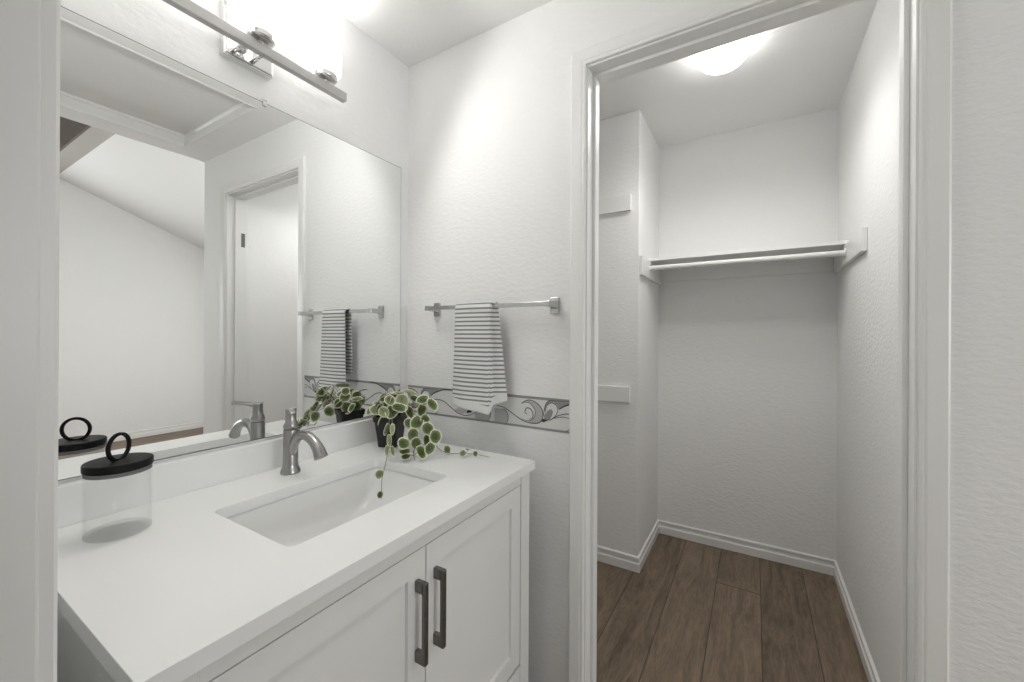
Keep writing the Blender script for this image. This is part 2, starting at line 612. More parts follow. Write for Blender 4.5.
# ------------------------------------------------------------------ vanity cabinet
CT = 0.826      # underside of the worktop
vc = thing('vanity_cabinet', 'white shaker vanity cabinet with two doors under the sink worktop', 'cabinet', (0.33, -0.585, 0))
y0, y1, xf = -1.078, -0.089, 0.648
bm = B((0.004, xf - 0.022, y0 + 0.002, y0 + 0.02, 0.002, CT), (0.004, xf - 0.022, y1 - 0.02, y1 - 0.002, 0.002, CT),
       (0.004, 0.022, y0 + 0.02, y1 - 0.02, 0.10, 0.60), (0.022, xf - 0.022, y0 + 0.02, y1 - 0.02, 0.10, 0.118))
obj('carcass', bm, M['cabinet'], vc)
# face frame: posts, top rail, bottom rail with toe space
bm = B((xf - 0.022, xf + 0.002, y0, y0 + 0.055, 0.002, CT), (xf - 0.022, xf + 0.002, y1 - 0.055, y1, 0.002, CT),
       (xf - 0.022, xf, y0 + 0.055, y1 - 0.055, 0.790, CT), (xf - 0.022, xf, y0 + 0.055, y1 - 0.055, 0.10, 0.205))
obj('face_frame', bm, M['cabinet'], vc, bevel=0.0015)


def shaker_door(a, b, z0, z1, w=0.056):
    bm = bmesh.new()
    add_box(bm, xf - 0.014, xf - 0.0075, a + w - 0.004, b - w + 0.004, z0 + w - 0.004, z1 - w + 0.004)
    prof = [(0, -0.020), (0, -0.001), (0.001, 0.0), (w - 0.002, 0.0), (w - 0.001, -0.003), (w, -0.008), (w, -0.020)]
    rings = []
    for py, pz, dy, dz in ((a, z0, 1, 1), (b, z0, -1, 1), (b, z1, -1, -1), (a, z1, 1, -1)):
        rings.append([(xf + t, py + dy * q, pz + dz * q) for q, t in prof])
    rings.append(rings[0])
    add_loft(bm, rings, True, False)
    bmesh.ops.remove_doubles(bm, verts=bm.verts, dist=1e-6)
    return obj('door', bm, M['cabinet'], vc)


def pull(door, yc, z0=0.545, z1=0.726):
    bm = bmesh.new()
    x = xf
    for za, zb in ((z0, z0 + 0.026), (z1 - 0.026, z1)):
        add_box(bm, x, x + 0.026, yc - 0.006, yc + 0.006, za, zb)
    add_box(bm, x + 0.020, x + 0.031, yc - 0.006, yc + 0.006, z0, z1)
    obj('handle', bm, M['handle'], door, bevel=0.002, label='dark nickel bar pull')


ym = -0.581
dl = shaker_door(y0 + 0.0575, ym - 0.0015, 0.216, 0.788)
dr = shaker_door(ym + 0.0015, y1 - 0.0575, 0.216, 0.788)
pull(dl, ym - 0.030)
pull(dr, ym + 0.030)

# ------------------------------------------------------------------ worktop with sink cut-out, backsplash
KZT = 0.854
WX0, WX1, WY0, WY1 = -0.0045, 0.666, -1.0926, -0.0787
SX0, SX1, SY0, SY1 = 0.200, 0.518, -0.823, -0.343
wt = thing('worktop', 'white vanity worktop with low backsplash around the rectangular sink', 'worktop', (0.33, -0.585, CT))
bm = bmesh.new()
hole = rrect(SX0, SX1, SY0, SY1, 0.018)
outer = rrect(WX0, WX1, WY0, WY1, 0.003, 2)


def ring_faces(bm, loops, z):
    es = []
    vs = []
    for lp in loops:
        v = [bm.verts.new((x, y, z)) for x, y in lp]
        vs.append(v)
        for i in range(len(v)):
            es.append(bm.edges.new((v[i], v[(i + 1) % len(v)])))
    bmesh.ops.triangle_fill(bm, edges=es, use_beauty=True)
    return vs


top = ring_faces(bm, (outer, hole), KZT)
bot = ring_faces(bm, (outer, hole), CT)
for a, b in zip(top, bot):
    for i in range(len(a)):
        j = (i + 1) % len(a)
        bm.faces.new((a[i], a[j], b[j], b[i]))
obj('slab', bm, M['counter'], wt, bevel=0.002)
obj('backsplash', B((-0.0045, 0.022, WY0, WY1, KZT, 0.942)), M['counter'], wt, bevel=0.0015)

sink = thing('sink_basin', 'white rectangular undermount sink with sloping ends set into the worktop', 'sink', (0.359, -0.583, 0.70))
bm = bmesh.new()
rings = []
for d, ix, iy in ((0.0, -0.003, -0.003), (0.012, -0.001, 0.0), (0.03, 0.002, 0.006), (0.055, 0.006, 0.018), (0.080, 0.011, 0.036), (0.100, 0.018, 0.060),
                  (0.115, 0.028, 0.088), (0.124, 0.042, 0.120), (0.129, 0.065, 0.155), (0.131, 0.10, 0.19)):
    rings.append([(x, y, CT - 0.0005 - d) for x, y in rrect(SX0 + ix, SX1 - ix, SY0 + iy, SY1 - iy, 0.024 + ix * 0.5, 7)])
# outside skin so that the bowl has thickness
outr = []
for d, ix, iy in ((0.139, 0.09, 0.18), (0.131, 0.03, 0.11), (0.08, 0.0, 0.02), (0.02, -0.014, -0.014), (0.0, -0.022, -0.022)):
    outr.append([(x, y, CT - 0.0005 - d) for x, y in rrect(SX0 + ix, SX1 - ix, SY0 + iy, SY1 - iy, 0.026, 7)])
R = add_loft(bm, rings, True, False)
bm.faces.new(R[-1])
R2 = add_loft(bm, outr, True, False)
bm.faces.new(R2[0])
n = len(R[0])
for i in range(n):
    j = (i + 1) % n
    bm.faces.new((R2[-1][i], R2[-1][j], R[0][j], R[0][i]))
obj('bowl', bm, M['ceramic'], sink, smooth=True)
bm = bmesh.new()
add_lathe(bm, [(0.0225, 0), (0.0225, 0.002), (0.019, 0.003), (0.016, 0.001), (0.004, 0.001)], (0.359, -0.583, CT - 0.1315), 24)
obj('drain', bm, M['chrome'], sink, smooth=True)

# ------------------------------------------------------------------ faucet
fx, fy = 0.093, -0.573
fa = thing('faucet', 'brushed nickel single lever faucet behind the sink', 'faucet', (fx, fy, KZT))
bm = bmesh.new()
add_lathe(bm, [(0.0275, 0.0006), (0.0275, 0.004), (0.026, 0.010), (0.0225, 0.018), (0.0208, 0.028), (0.0205, 0.129), (0.0200, 0.130)], (fx, fy, KZT), 32)
obj('body', bm, M['brushed'], fa, smooth=True)
bm = bmesh.new()
add_lathe(bm, [(0.0185, 0.1302), (0.0185, 0.1335)], (fx, fy, KZT), 32)
obj('seam_ring', bm, M['handle'], fa)
bm = bmesh.new()
path = catmull([(fx, fy, KZT + 0.035), (fx + 0.014, fy, KZT + 0.082), (fx + 0.042, fy, KZT + 0.113), (fx + 0.078, fy, KZT + 0.121),
                (fx + 0.112, fy, KZT + 0.110), (fx + 0.136, fy, KZT + 0.090), (fx + 0.150, fy, KZT + 0.068)], 6)
m_ = len(path) - 1
add_tube(bm, path, [0.0145 - 0.002 * math.sin(math.pi * i / m_) + 0.0025 * max(0, i / m_ - 0.6) / 0.4 for i in range(m_ + 1)], 18, 1.1)
obj('spout', bm, M['brushed'], fa, smooth=True)
bm = bmesh.new()
add_lathe(bm, [(0.0205, 0.1337), (0.0208, 0.142), (0.0185, 0.150), (0.0155, 0.158), (0.0145, 0.170), (0.0150, 0.186), (0.0158, 0.1925), (0.012, 0.194)], (fx, fy, KZT), 32)
cap = obj('handle_cap', bm, M['brushed'], fa, smooth=True)
bm = bmesh.new()
dx, dy = 0.90, -0.435
add_tube(bm, [(fx + dx * q, fy + dy * q, KZT + h) for q, h in ((0.004, 0.184), (0.02, 0.187), (0.05, 0.190), (0.085, 0.1915), (0.092, 0.192))],
         [0.0090, 0.0080, 0.0066, 0.007, 0.005], 12, 0.6)
obj('lever', bm, M['brushed'], cap, smooth=True)

# ------------------------------------------------------------------ glass jar with black lid
jx, jy = 0.149, -0.972
jar = thing('glass_jar', 'empty clear glass jar with flat black ring-handled lid', 'jar', (jx, jy, KZT))
bm = bmesh.new()
add_lathe(bm, [(0.053, 0.006), (0.053, 0.118), (0.0525, 0.126), (0.0505, 0.126), (0.0505, 0.008)], (jx, jy, KZT), 48, caps=False)
obj('glass_body', bm, M['glass'], jar, smooth=True)
bm = bmesh.new()
add_lathe(bm, [(0.049, 0.0008), (0.052, 0.0025), (0.053, 0.006), (0.0505, 0.008), (0.020, 0.0085)], (jx, jy, KZT), 48)
obj('glass_base', bm, M['glass_base'], jar, smooth=True)
bm = bmesh.new()
add_lathe(bm, [(0.0495, 0.1262), (0.053, 0.1270), (0.053, 0.1300), (0.0510, 0.1304), (0.0510, 0.1322), (0.053, 0.1326), (0.053, 0.1345), (0.0500, 0.135)], (jx, jy, KZT), 48)
obj('gasket', bm, M['gasket'], jar)
bm = bmesh.new()
add_lathe(bm, [(0.050, 0.1352), (0.0545, 0.1358), (0.0550, 0.138), (0.0550, 0.1495), (0.0535, 0.1515), (0.030, 0.1517)], (jx, jy, KZT), 48)
lid = obj('lid', bm, M['black'], jar, bevel=0.0008)
bm = bmesh.new()
nv = Vector((math.cos(math.radians(39)), math.sin(math.radians(39)), 0))
tv = Vector((-nv.y, nv.x, 0))
cr_ = Vector((jx, jy, KZT + 0.1517 + 0.0265))
ringp = []
for i in range(40):
    a = 2 * math.pi * i / 40
    rad = tv * math.cos(a) + Vector((0, 0, 1)) * math.sin(a)
    ringp.append([cr_ + rad * (0.0268 + q) + nv * w for q, w in ((-0.0032, -0.003), (0.0032, -0.003), (0.0032, 0.003), (-0.0032, 0.003))])
ringp.append(ringp[0])
add_loft(bm, ringp, True, False)
bmesh.ops.remove_doubles(bm, verts=bm.verts, dist=1e-6)
obj('ring_handle', bm, M['black'], lid, bevel=0.001)

# ------------------------------------------------------------------ mirror
mi = thing('wall_mirror', 'large frameless wall mirror above the backsplash', 'mirror', (0.0, -0.565, 0.95))
MY0, MY1, MZ0, MZ1 = -1.088, -0.045, 0.9495, 1.980
bm = B((-0.0055, -0.0020, MY0, MY1, MZ0, MZ1))
obj('mirror_back', bm, M['mirror_edge'], mi)
bm = B((-0.0019, -0.0005, MY0 + 0.0022, MY1 - 0.0022, MZ0 + 0.0022, MZ1 - 0.0022))
obj('mirror_glass', bm, M['mirror'], mi)
bm = B((-0.0055, 0.0030, -0.611, -0.599, 1.9802, 1.990), (0.0, 0.0030, -0.611, -0.599, 1.968, 1.9802))
obj('mirror_clip', bm, M['chrome'], mi, bevel=0.001)

# ------------------------------------------------------------------ vanity light
vy, vx = -0.668, 0.10
vl = thing('vanity_light', 'three-lamp vanity light on a long satin bar above the mirror', 'wall light', (0.0, vy, 2.13))
bm = B((-0.0055, 0.020, vy - 0.058, vy + 0.078, 2.055, 2.207), (0.020, 0.024, vy - 0.053, vy + 0.073, 2.060, 2.202))
obj('backplate', bm, M['chrome'], vl, bevel=0.002)
for s in (-0.037, 0.014):
    bm = bmesh.new()
    add_tube(bm, [(0.023, vy + s, 2.066), (0.06, vy + s, 2.067), (vx - 0.006, vy + s, 2.069)], 0.0055, 12)
    obj('arm', bm, M['chrome'], vl, smooth=True)
bm = bmesh.new()
add_lathe(bm, [(0.013, 0.0), (0.013, 0.006), (0.009, 0.010), (0.009, 0.016), (0.003, 0.018)], (0.0235, vy - 0.012, 2.092), 20, 'X')
obj('centre_nut', bm, M['chrome'], vl, smooth=True)
bm = B((vx - 0.011, vx + 0.011, vy - 0.272, vy + 0.272, 2.0545, 2.0830))
obj('bar', bm, M['satin_bar'], vl, bevel=0.003)
for s in (-0.2, 0.0, 0.2):
    bm = bmesh.new()
    add_lathe(bm, [(0.007, 2.0825), (0.007, 2.089), (0.030, 2.091), (0.035, 2.094), (0.035, 2.108), (0.031, 2.110)], (vx, vy + s, 0), 28)
    obj('lamp_cup', bm, M['chrome'], vl, bevel=0.0008)
    bm = bmesh.new()
    add_lathe(bm, [(0.030, 2.1105), (0.042, 2.112), (0.0465, 2.118), (0.047, 2.125), (0.047, 2.212), (0.0462, 2.220), (0.0448, 2.223), (0.0436, 2.220), (0.0436, 2.130), (0.040, 2.120), (0.028, 2.116)], (vx, vy + s, 0), 32)
    obj('lamp_shade', bm, M['shade'], vl, smooth=True, label='lit white frosted glass lamp shade')
    bl = bpy.data.lights.new('lamp_light', 'POINT')
    bl.energy, bl.shadow_soft_size, bl.color = VANITY_BULB, 0.018, (1.0, 0.985, 0.96)
    bo = bpy.data.objects.new('lamp_light', bl)
    COL.objects.link(bo)
    bo.parent = vl
    bo.location = Vector((vx, vy + s, 2.148)) - ORIGIN[vl]
    bl = bpy.data.lights.new('lamp_light', 'SPOT')  # spot added outside the shade to throw light into the room
    bl.energy, bl.shadow_soft_size, bl.spot_size, bl.spot_blend, bl.color = VANITY_THROW, 0.05, math.radians(179), 0.35, (1.0, 0.985, 0.96)
    bo = bpy.data.objects.new('lamp_light', bl)
    COL.objects.link(bo)
    bo.parent = vl
    bo.rotation_euler = (0, math.radians(-60), 0)
    bo.location = Vector((vx + 0.06, vy + s, 2.165)) - ORIGIN[vl]

# ------------------------------------------------------------------ closet lamp
cl = thing('closet_ceiling_lamp', 'lit white dome lamp on the closet ceiling', 'ceiling lamp', (1.172, 0.625, KZ))
bm = bmesh.new()
add_lathe(bm, [(0.085, -0.028), (0.088, -0.003), (0.086, -0.0005)], (1.172, 0.625, KZ), 40)
obj('lamp_base', bm, M['trim'], cl, smooth=True)
bm = bmesh.new()
prof = [(0.084, -0.020)] + [(0.104 * math.cos(a), -0.028 - 0.076 * math.sin(a)) for a in [math.radians(q) for q in (-8, 0, 12, 25, 38, 50, 62, 73, 82, 87)]]
add_lathe(bm, prof, (1.172, 0.625, KZ), 40)
obj('dome', bm, M['dome'], cl, smooth=True)
sl = bpy.data.lights.new('lamp_light', 'SPOT')  # spot added below the dome to throw light downwards
sl.energy, sl.shadow_soft_size, sl.spot_size, sl.spot_blend, sl.color = CLOSET_THROW, 0.12, math.radians(168), 0.8, (1.0, 0.985, 0.96)
so = bpy.data.objects.new('lamp_light', sl)
COL.objects.link(so)
so.parent = cl
so.location = (0, 0, -0.118)

# ------------------------------------------------------------------ closet shelf, rod, cleats
XL, XR, YB = 0.756, 1.6685, 1.461
tag(obj('closet_shelf', B((XL + 0.002, XR - 0.002, 1.135, YB - 0.001, 1.7035, 1.720)), M['trim'], bevel=0.002),
    'white board shelf across the back of the closet', 'shelf')
rod = thing('closet_rod', 'white round clothes rod just below the closet shelf', 'clothes rod', (1.21, 1.118, 1.659))
bm = bmesh.new()
add_lathe(bm, [(0.0135, XL + 0.0190), (0.0135, XR - 0.0190)], (0, 1.118, 1.659), 24, 'X')
obj('pole', bm, M['rod'], rod, smooth=False)
for xa, xb in ((XL + 0.0190, XL + 0.024), (XR - 0.024, XR - 0.0190)):
    bm = bmesh.new()
    add_lathe(bm, [(0.021, xa), (0.021, xb)], (0, 1.118, 1.659), 24, 'X')
    obj('rod_socket', bm, M['rod'], rod)


def cleat(bx, label):
    return tag(obj('shelf_cleat', B(bx), M['trim'], bevel=0.002), label, 'cleat', 'white shelf cleats in the closet')


cleat((XR - 0.0185, XR - 0.0005, 0.795, YB - 0.001, 1.610, 1.703), 'white cleat board on the right closet wall under the shelf end')
cleat((XL + 0.0005, XL + 0.0185, 0.945, YB - 0.001, 1.600, 1.703), 'white cleat board on the left side of the closet recess under the shelf end')
cleat((XL + 0.019, XR - 0.019, YB - 0.0185, YB - 0.001, 1.618, 1.703), 'long white cleat board along the closet back wall under the shelf')
cleat((0.20, 0.712, 0.9265, 0.9445, 1.953, 2.043), 'upper of two short white cleat boards on the closet wall left of the recess')
cleat((0.20, 0.712, 0.9265, 0.9445, 0.907, 0.993), 'lower of two short white cleat boards on the closet wall left of the recess')

# ------------------------------------------------------------------ wallpaper border
wb = thing('wallpaper_border', 'grey scroll-patterned wallpaper border strip behind the towel', 'wallpaper border', (0.378, 0.0, 0.995))
obj('paper_strip', B((0.0005, 0.759, -0.0010, -0.0002, 0.9385, 1.0525)), M['paper'], wb)
obj('edge_line', B((0.0005, 0.759, -0.0016, -0.0011, 1.0435, 1.0530)), M['paper_band'], wb, label='dark grey upper edge line')
obj('edge_line', B((0.0005, 0.759, -0.0016, -0.0011, 0.9380, 0.9460)), M['paper_band'], wb, label='dark grey lower edge line')

STROKES = [('wave', [(0.459, 1.006), (0.475, 1.005), (0.494, 1.002), (0.521, 0.989), (0.551, 0.973), (0.584, 0.96), (0.624, 0.958), (0.646, 0.967), (0.655, 0.99), (0.649, 1.013), (0.63, 1.031), (0.602, 1.039), (0.58, 1.033), (0.567, 1.023)], 10),
           ('crescent', [(0.567, 1.023), (0.587, 1.03), (0.605, 1.026), (0.621, 1.008), (0.624, 0.99), (0.615, 0.973), (0.595, 0.964), (0.57, 0.968)], 7),
           ('spiral', [(0.591, 0.986), (0.583, 0.995), (0.589, 1.009), (0.604, 1.008), (0.614, 0.995), (0.614, 0.979), (0.6, 0.968)], 10),
           ('hook', [(0.658, 0.987), (0.66, 1.012), (0.668, 1.034), (0.682, 1.044), (0.705, 1.045), (0.759, 1.047)], 8),
           ('hook', [(0.663, 1.0), (0.67, 1.025), (0.687, 1.036), (0.705, 1.03), (0.712, 1.013), (0.702, 0.992), (0.679, 0.973)], 8),
           ('dark', [(0.716, 1.016), (0.732, 1.027), (0.753, 1.036), (0.79, 1.047), (0.836, 1.0500)], 13),
           ('tail', [(0.679, 0.973), (0.706, 0.991), (0.732, 1.001), (0.753, 1.004), (0.785, 1.000), (0.821, 0.981), (0.858, 0.960), (0.899, 0.953), (0.929, 0.961), (0.964, 0.979)], 9),
           ('tail', [(0.692, 0.983), (0.725, 0.991), (0.745, 0.991), (0.759, 0.986)], 6),
           ('arc', [(0.486, 0.997), (0.5, 0.992), (0.511, 0.976), (0.511, 0.958), (0.504, 0.944)], 8),
           ('hill', [(0.739, 0.943), (0.750, 0.948), (0.759, 0.957)], 7)]
FILLS = [('grey', [(0.567, 1.023), (0.58, 1.033), (0.602, 1.039), (0.63, 1.031), (0.649, 1.013), (0.655, 0.99), (0.646, 0.967), (0.624, 0.958), (0.595, 0.962), (0.615, 0.973), (0.624, 0.99), (0.621, 1.008), (0.605, 1.026), (0.587, 1.03)]),
         ('mid', [(0.682, 1.044), (0.759, 1.048), (0.759, 1.040), (0.732, 1.028), (0.715, 1.017), (0.709, 1.031), (0.695, 1.038), (0.678, 1.035), (0.668, 1.022), (0.662, 1.0), (0.66, 1.012), (0.668, 1.034)]),
         ('mid', [(0.658, 0.969), (0.66, 0.991), (0.674, 1.009), (0.687, 1.015), (0.694, 1.006), (0.689, 0.991), (0.674, 0.975), (0.662, 0.968)]),
         ('dark', [(0.645, 0.968), (0.655, 0.978), (0.672, 0.975), (0.689, 0.991), (0.679, 0.977), (0.658, 0.966)]),
         ('grey', [(0.451, 0.995), (0.486, 0.997), (0.5, 0.992), (0.511, 0.976), (0.511, 0.958), (0.504, 0.944), (0.451, 0.942)])]
DARKBITS = [('dark', [(0.318, 0.962), (0.327, 0.987), (0.352, 0.992), (0.356, 0.985), (0.342, 0.968)]),
            ('grey', [(0.255, 0.967), (0.285, 0.986), (0.320, 0.990), (0.317, 0.966), (0.296, 0.957)])]

scroll_bm = bmesh.new()
FILL_MAT = {'grey': ('paper_grey', -0.00125), 'mid': ('paper_mid', -0.0014), 'dark': ('paper_dark', -0.00155)}


def poly(kind, pts):
    bm = bmesh.new()
    y = FILL_MAT[kind][1]
    pts = [(min(max(x, 0.001), 0.7585), z) for x, z in pts]
    if max(p[0] for p in pts) - min(p[0] for p in pts) < 0.004:
        bm.free()
        return
    vs = [bm.verts.new((x, y, z)) for x, z in pts]
    es = [bm.edges.new((vs[i], vs[(i + 1) % len(vs)])) for i in range(len(vs))]
    bmesh.ops.triangle_fill(bm, edges=es, use_beauty=True)
    obj('scroll_fill', bm, M[FILL_MAT[kind][0]], wb)


def stroke(bm, pts, w, y):
    P = [(p.x, p.z) for p in catmull([(x, 0, z) for x, z in pts], 5)]
    n = len(P)
    prev = None
    for i, (x, z) in enumerate(P):
        ax, az = P[max(i - 1, 0)]
        bx, bz = P[min(i + 1, n - 1)]
        l = math.hypot(bx - ax, bz - az) or 1
        nx, nz = -(bz - az) / l, (bx - ax) / l
        k = w * 0.00040 * 0.5 * (0.35 + 0.65 * math.sin(math.pi * min(1, (i + 1) / n * 1.0)) ** 0.5 if 0 < i < n - 1 else 0.3)
        if not (0.001 < x < 0.7585):
            prev = None
            continue
        cur = (bm.verts.new((x + nx * k, y, z + nz * k)), bm.verts.new((x - nx * k, y, z - nz * k)))
        if prev:
            bm.faces.new((prev[0], cur[0], cur[1], prev[1]))
        prev = cur
    if bm is not scroll_bm:
        obj('scroll_accent', bm, M['paper_dark'], wb, label='charcoal scroll accent')


for dx_, names in ((0, None), (-0.585, None)):
    for kind, pts in FILLS:
        poly(kind, [(x + dx_, z) for x, z in pts])
    for kind, pts, w in STROKES:
        stroke(bmesh.new() if kind == 'dark' else scroll_bm, [(x + dx_, z) for x, z in pts], w, -0.0018 if kind == 'dark' else -0.0017)
for kind, pts in DARKBITS:
    poly(kind, pts)
poly('grey', [(0.36, 0.997), (0.415, 0.995), (0.432, 0.978), (0.430, 0.958), (0.418, 0.945), (0.36, 0.945)])
stroke(scroll_bm, [(0.400, 0.999), (0.420, 0.992), (0.432, 0.976), (0.430, 0.958), (0.420, 0.944)], 8, -0.0017)
obj('scroll_outline', scroll_bm, M['paper_line'], wb)
# ------------------------------------------------------------------ towel bar and towel
tb = thing('towel_bar', 'chrome square towel bar with two posts on the wall', 'towel bar', (0.43, 0.0, 1.372))
TY, TZb = -0.060, 1.3765
bm = B((0.160, 0.712, TY - 0.0065, TY + 0.0065, TZb - 0.0075, TZb + 0.0075))
obj('bar', bm, M['chrome_bar'], tb, bevel=0.001)
for px in (0.167, 0.700):
    bm = bmesh.new()
    add_box(bm, px - 0.016, px + 0.016, -0.008, -0.0005, 1.346, 1.402)
    add_loft(bm, [[(px + a * w, y, TZb + b * h) for a, b in ((-1, -1), (1, -1), (1, 1), (-1, 1))]
                  for y, w, h in ((-0.007, 0.014, 0.014), (-0.03, 0.010, 0.010), (TY - 0.009, 0.0095, 0.0095))])
    obj('post', bm, M['chrome_bar'], tb, bevel=0.0015)


def towel():
    bm = bmesh.new()
    uvl = bm.loops.layers.uv.new('UVMap')
    # plan outline of the hanging cloth at height fraction t (0 bar .. 1 hem), s along the width
    def section(t):
        Lp = Vector((0.3215 - 0.010 * t, -0.078 - 0.004 * t))
        Fp = Vector((0.4830 + 0.007 * t, -0.083 - 0.012 * t))
        Rp = Vector((0.4960 + 0.033 * t, -0.048 + 0.016 * t))
        pts = []
        for k in range(15):
            q = k / 14
            p = Lp.lerp(Fp, q)
            p = p + Vector((0, 0.0035 * math.sin(q * 7.0 + 1.0 + 1.5 * t) * t - 0.004 * math.sin(math.pi * q)))
            pts.append(p)
        pts.append(Vector((Fp.x + 0.0015, Fp.y + 0.006)))
        Bp = Vector((Fp.x - 0.006, Fp.y + 0.022 + 0.008 * t))
        for q in (0.0, 0.25, 0.5, 0.75, 1.0):
            pts.append(Bp.lerp(Rp, q) + Vector((0.0, -0.003 * math.sin(math.pi * q) * t)))
        return pts
    n = 21
    # hem drop per column
    drop = []
    for k in range(n):
        if k <= 14:
            drop.append(0.3700 + 0.020 * k / 14)
        else:
            q = (k - 14) / 6
            drop.append(0.390 - 0.026 * min(1, q * 3) - 0.020 * q)
    rows = []
    top = TZb
    for t in [1 - i / 30 for i in range(31)]:
        sec = section(t)
        rows.append([((p.x, p.y, top - drop[k] * t), drop[k] * (1 - t)) for k, p in enumerate(sec)])
    sec = section(0)
    rad = 0.0
    for a in (30, 60, 90, 120, 150, 180):
        r_ = math.radians(a)
        row = []
        for k, p in enumerate(sec):
            yy = TY - 0.0138 * math.cos(r_) if k < 15 else TY - 0.0138 * math.cos(r_)
            y0_ = p.y
            w = min(1, a / 60)
            y = y0_ * (1 - w) + yy * w
            row.append(((p.x + (0.004 if k > 14 else 0) * 0, y, top + 0.0135 * math.sin(r_)), drop[k] + a / 180 * 0.033))
        rows.append(row)
    for i in range(1, 14):
        row = []
        for k, p in enumerate(sec):
            d = 0.30 * i / 13
            row.append(((p.x, TY + 0.0138 + 0.010 * i / 13, top - d), drop[k] + 0.033 + d))
        rows.append(row)
    V = [[bm.verts.new(p) for p, v in r] for r in rows]
    for i in range(len(V) - 1):
        for k in range(n - 1):
            f = bm.faces.new((V[i][k], V[i][k + 1], V[i + 1][k + 1], V[i + 1][k]))
            for lp, (ii, kk) in zip(f.loops, ((i, k), (i, k + 1), (i + 1, k + 1), (i + 1, k))):
                lp[uvl].uv = (rows[ii][kk][1], rows[ii][kk][0][2] if ii < 31 else top + (ii - 30) * 0.006 if ii < 37 else top + 0.036 + (ii - 36) * 0.023)
    o = obj('hand_towel', bm, M['towel'], None, smooth=True, solid=0.0055)
    s = o.modifiers.new('sub', 'SUBSURF')
    s.levels = s.render_levels = 1
    return tag(o, 'white hand towel with thin grey stripes folded over the towel bar', 'towel')


towel()

# ------------------------------------------------------------------ potted plant
px, py = 0.118, -0.206
plant = thing('potted_plant', 'trailing variegated green plant in a square black pot on the worktop', 'potted plant', (px, py, KZT))
bm = bmesh.new()


def sq(h, s, rot=math.radians(20), r=0.008):
    out = []
    for x, y in rrect(-s, s, -s, s, r, 3):
        out.append((px + x * math.cos(rot) - y * math.sin(rot), py + x * math.sin(rot) + y * math.cos(rot), KZT + h))
    return out


add_loft(bm, [sq(0.001, 0.034), sq(0.094, 0.044), sq(0.094, 0.047), sq(0.114, 0.049), sq(0.114, 0.046), sq(0.100, 0.044)], True, True)
obj('pot', bm, M['pot'], plant)
bm = bmesh.new()
add_loft(bm, [sq(0.1005, 0.0425), sq(0.106, 0.040), sq(0.107, 0.02)], True, True)
obj('soil', bm, M['soil'], plant, smooth=True)

LEAVES = [(0.112, -0.267, 0.996, 0.0229), (0.125, -0.236, 1.033, 0.0221), (0.184, -0.259, 0.998, 0.0232), (0.22, -0.261, 1.013, 0.0239), (0.199, -0.227, 1.031, 0.0235), (0.195, -0.183, 1.054, 0.0279), (0.166, -0.282, 0.997, 0.0177), (0.287, -0.22, 1.005, 0.0211), (0.271, -0.195, 1.038, 0.0197), (0.313, -0.194, 1.024, 0.023), (0.236, -0.228, 0.995, 0.0214), (0.289, -0.243, 0.968, 0.0218), (0.327, -0.232, 0.948, 0.0206), (0.256, -0.251, 0.962, 0.0157), (0.292, -0.265, 0.931, 0.0191), (0.364, -0.233, 0.926, 0.0214), (0.306, -0.221, 0.977, 0.0157), (0.286, -0.303, 0.907, 0.0201), (0.314, -0.274, 0.906, 0.0178), (0.302, -0.311, 0.883, 0.0182), (0.308, -0.313, 0.869, 0.0165), (0.347, -0.284, 0.883, 0.0208), (0.362, -0.257, 0.892, 0.0184), (0.337, -0.249, 0.914, 0.0163), (0.061, -0.216, 1.013, 0.0191), (0.099, -0.182, 1.035, 0.0211), (0.103, -0.156, 1.04, 0.0214), (0.054, -0.244, 0.985, 0.0169), (0.189, -0.151, 1.027, 0.0189), (0.179, -0.192, 1.006, 0.0223), (0.20, -0.285, 1.041, 0.018)]
random.seed(5)
leaf_bm = bmesh.new()
leaf_uv = leaf_bm.loops.layers.uv.new('UVMap')
stem_bm = bmesh.new()


def leaf(c, nrm, tip, r, cup=0.18, pale=0.0, ratio=0.86):
    c, nrm = Vector(c), Vector(nrm).normalized()
    tip = Vector(tip)
    tip = (tip - nrm * tip.dot(nrm)).normalized()
    side = nrm.cross(tip)
    N_ = 18
    rings = []
    for q in (0.0, 0.45, 0.8, 1.0):
        ring = []
        for i in range(N_):
            a = 2 * math.pi * i / N_
            sh = 1.0 + 0.10 * max(0, math.cos(a)) ** 6 - 0.10 * max(0, -math.cos(a)) ** 8
            u, v = math.cos(a) * sh * r * q, math.sin(a) * r * ratio * q
            h = cup * r * q * q - 0.10 * r * abs(math.sin(a)) * q * 0 + 0.05 * r * math.sin(3 * a + c.x * 90) * q * q
            ring.append(c + tip * u + side * v + nrm * (h - cup * r * 0.4))
        rings.append((q, ring))
    cv = leaf_bm.verts.new(rings[0][1][0])
    prev = None
    for q, ring in rings[1:]:
        vs = [leaf_bm.verts.new(p) for p in ring]
        for i in range(N_):
            j = (i + 1) % N_
            if prev is None:
                f = leaf_bm.faces.new((cv, vs[i], vs[j]))
                qs = (0.0, q, q)
            else:
                f = leaf_bm.faces.new((prev[1][i], vs[i], vs[j], prev[1][j]))
                qs = (prev[0], q, q, prev[0])
            for lp, w in zip(f.loops, qs):
                lp[leaf_uv].uv = (w * 0.90, pale)
        prev = (q, vs)
    return c - tip * r * 0.9


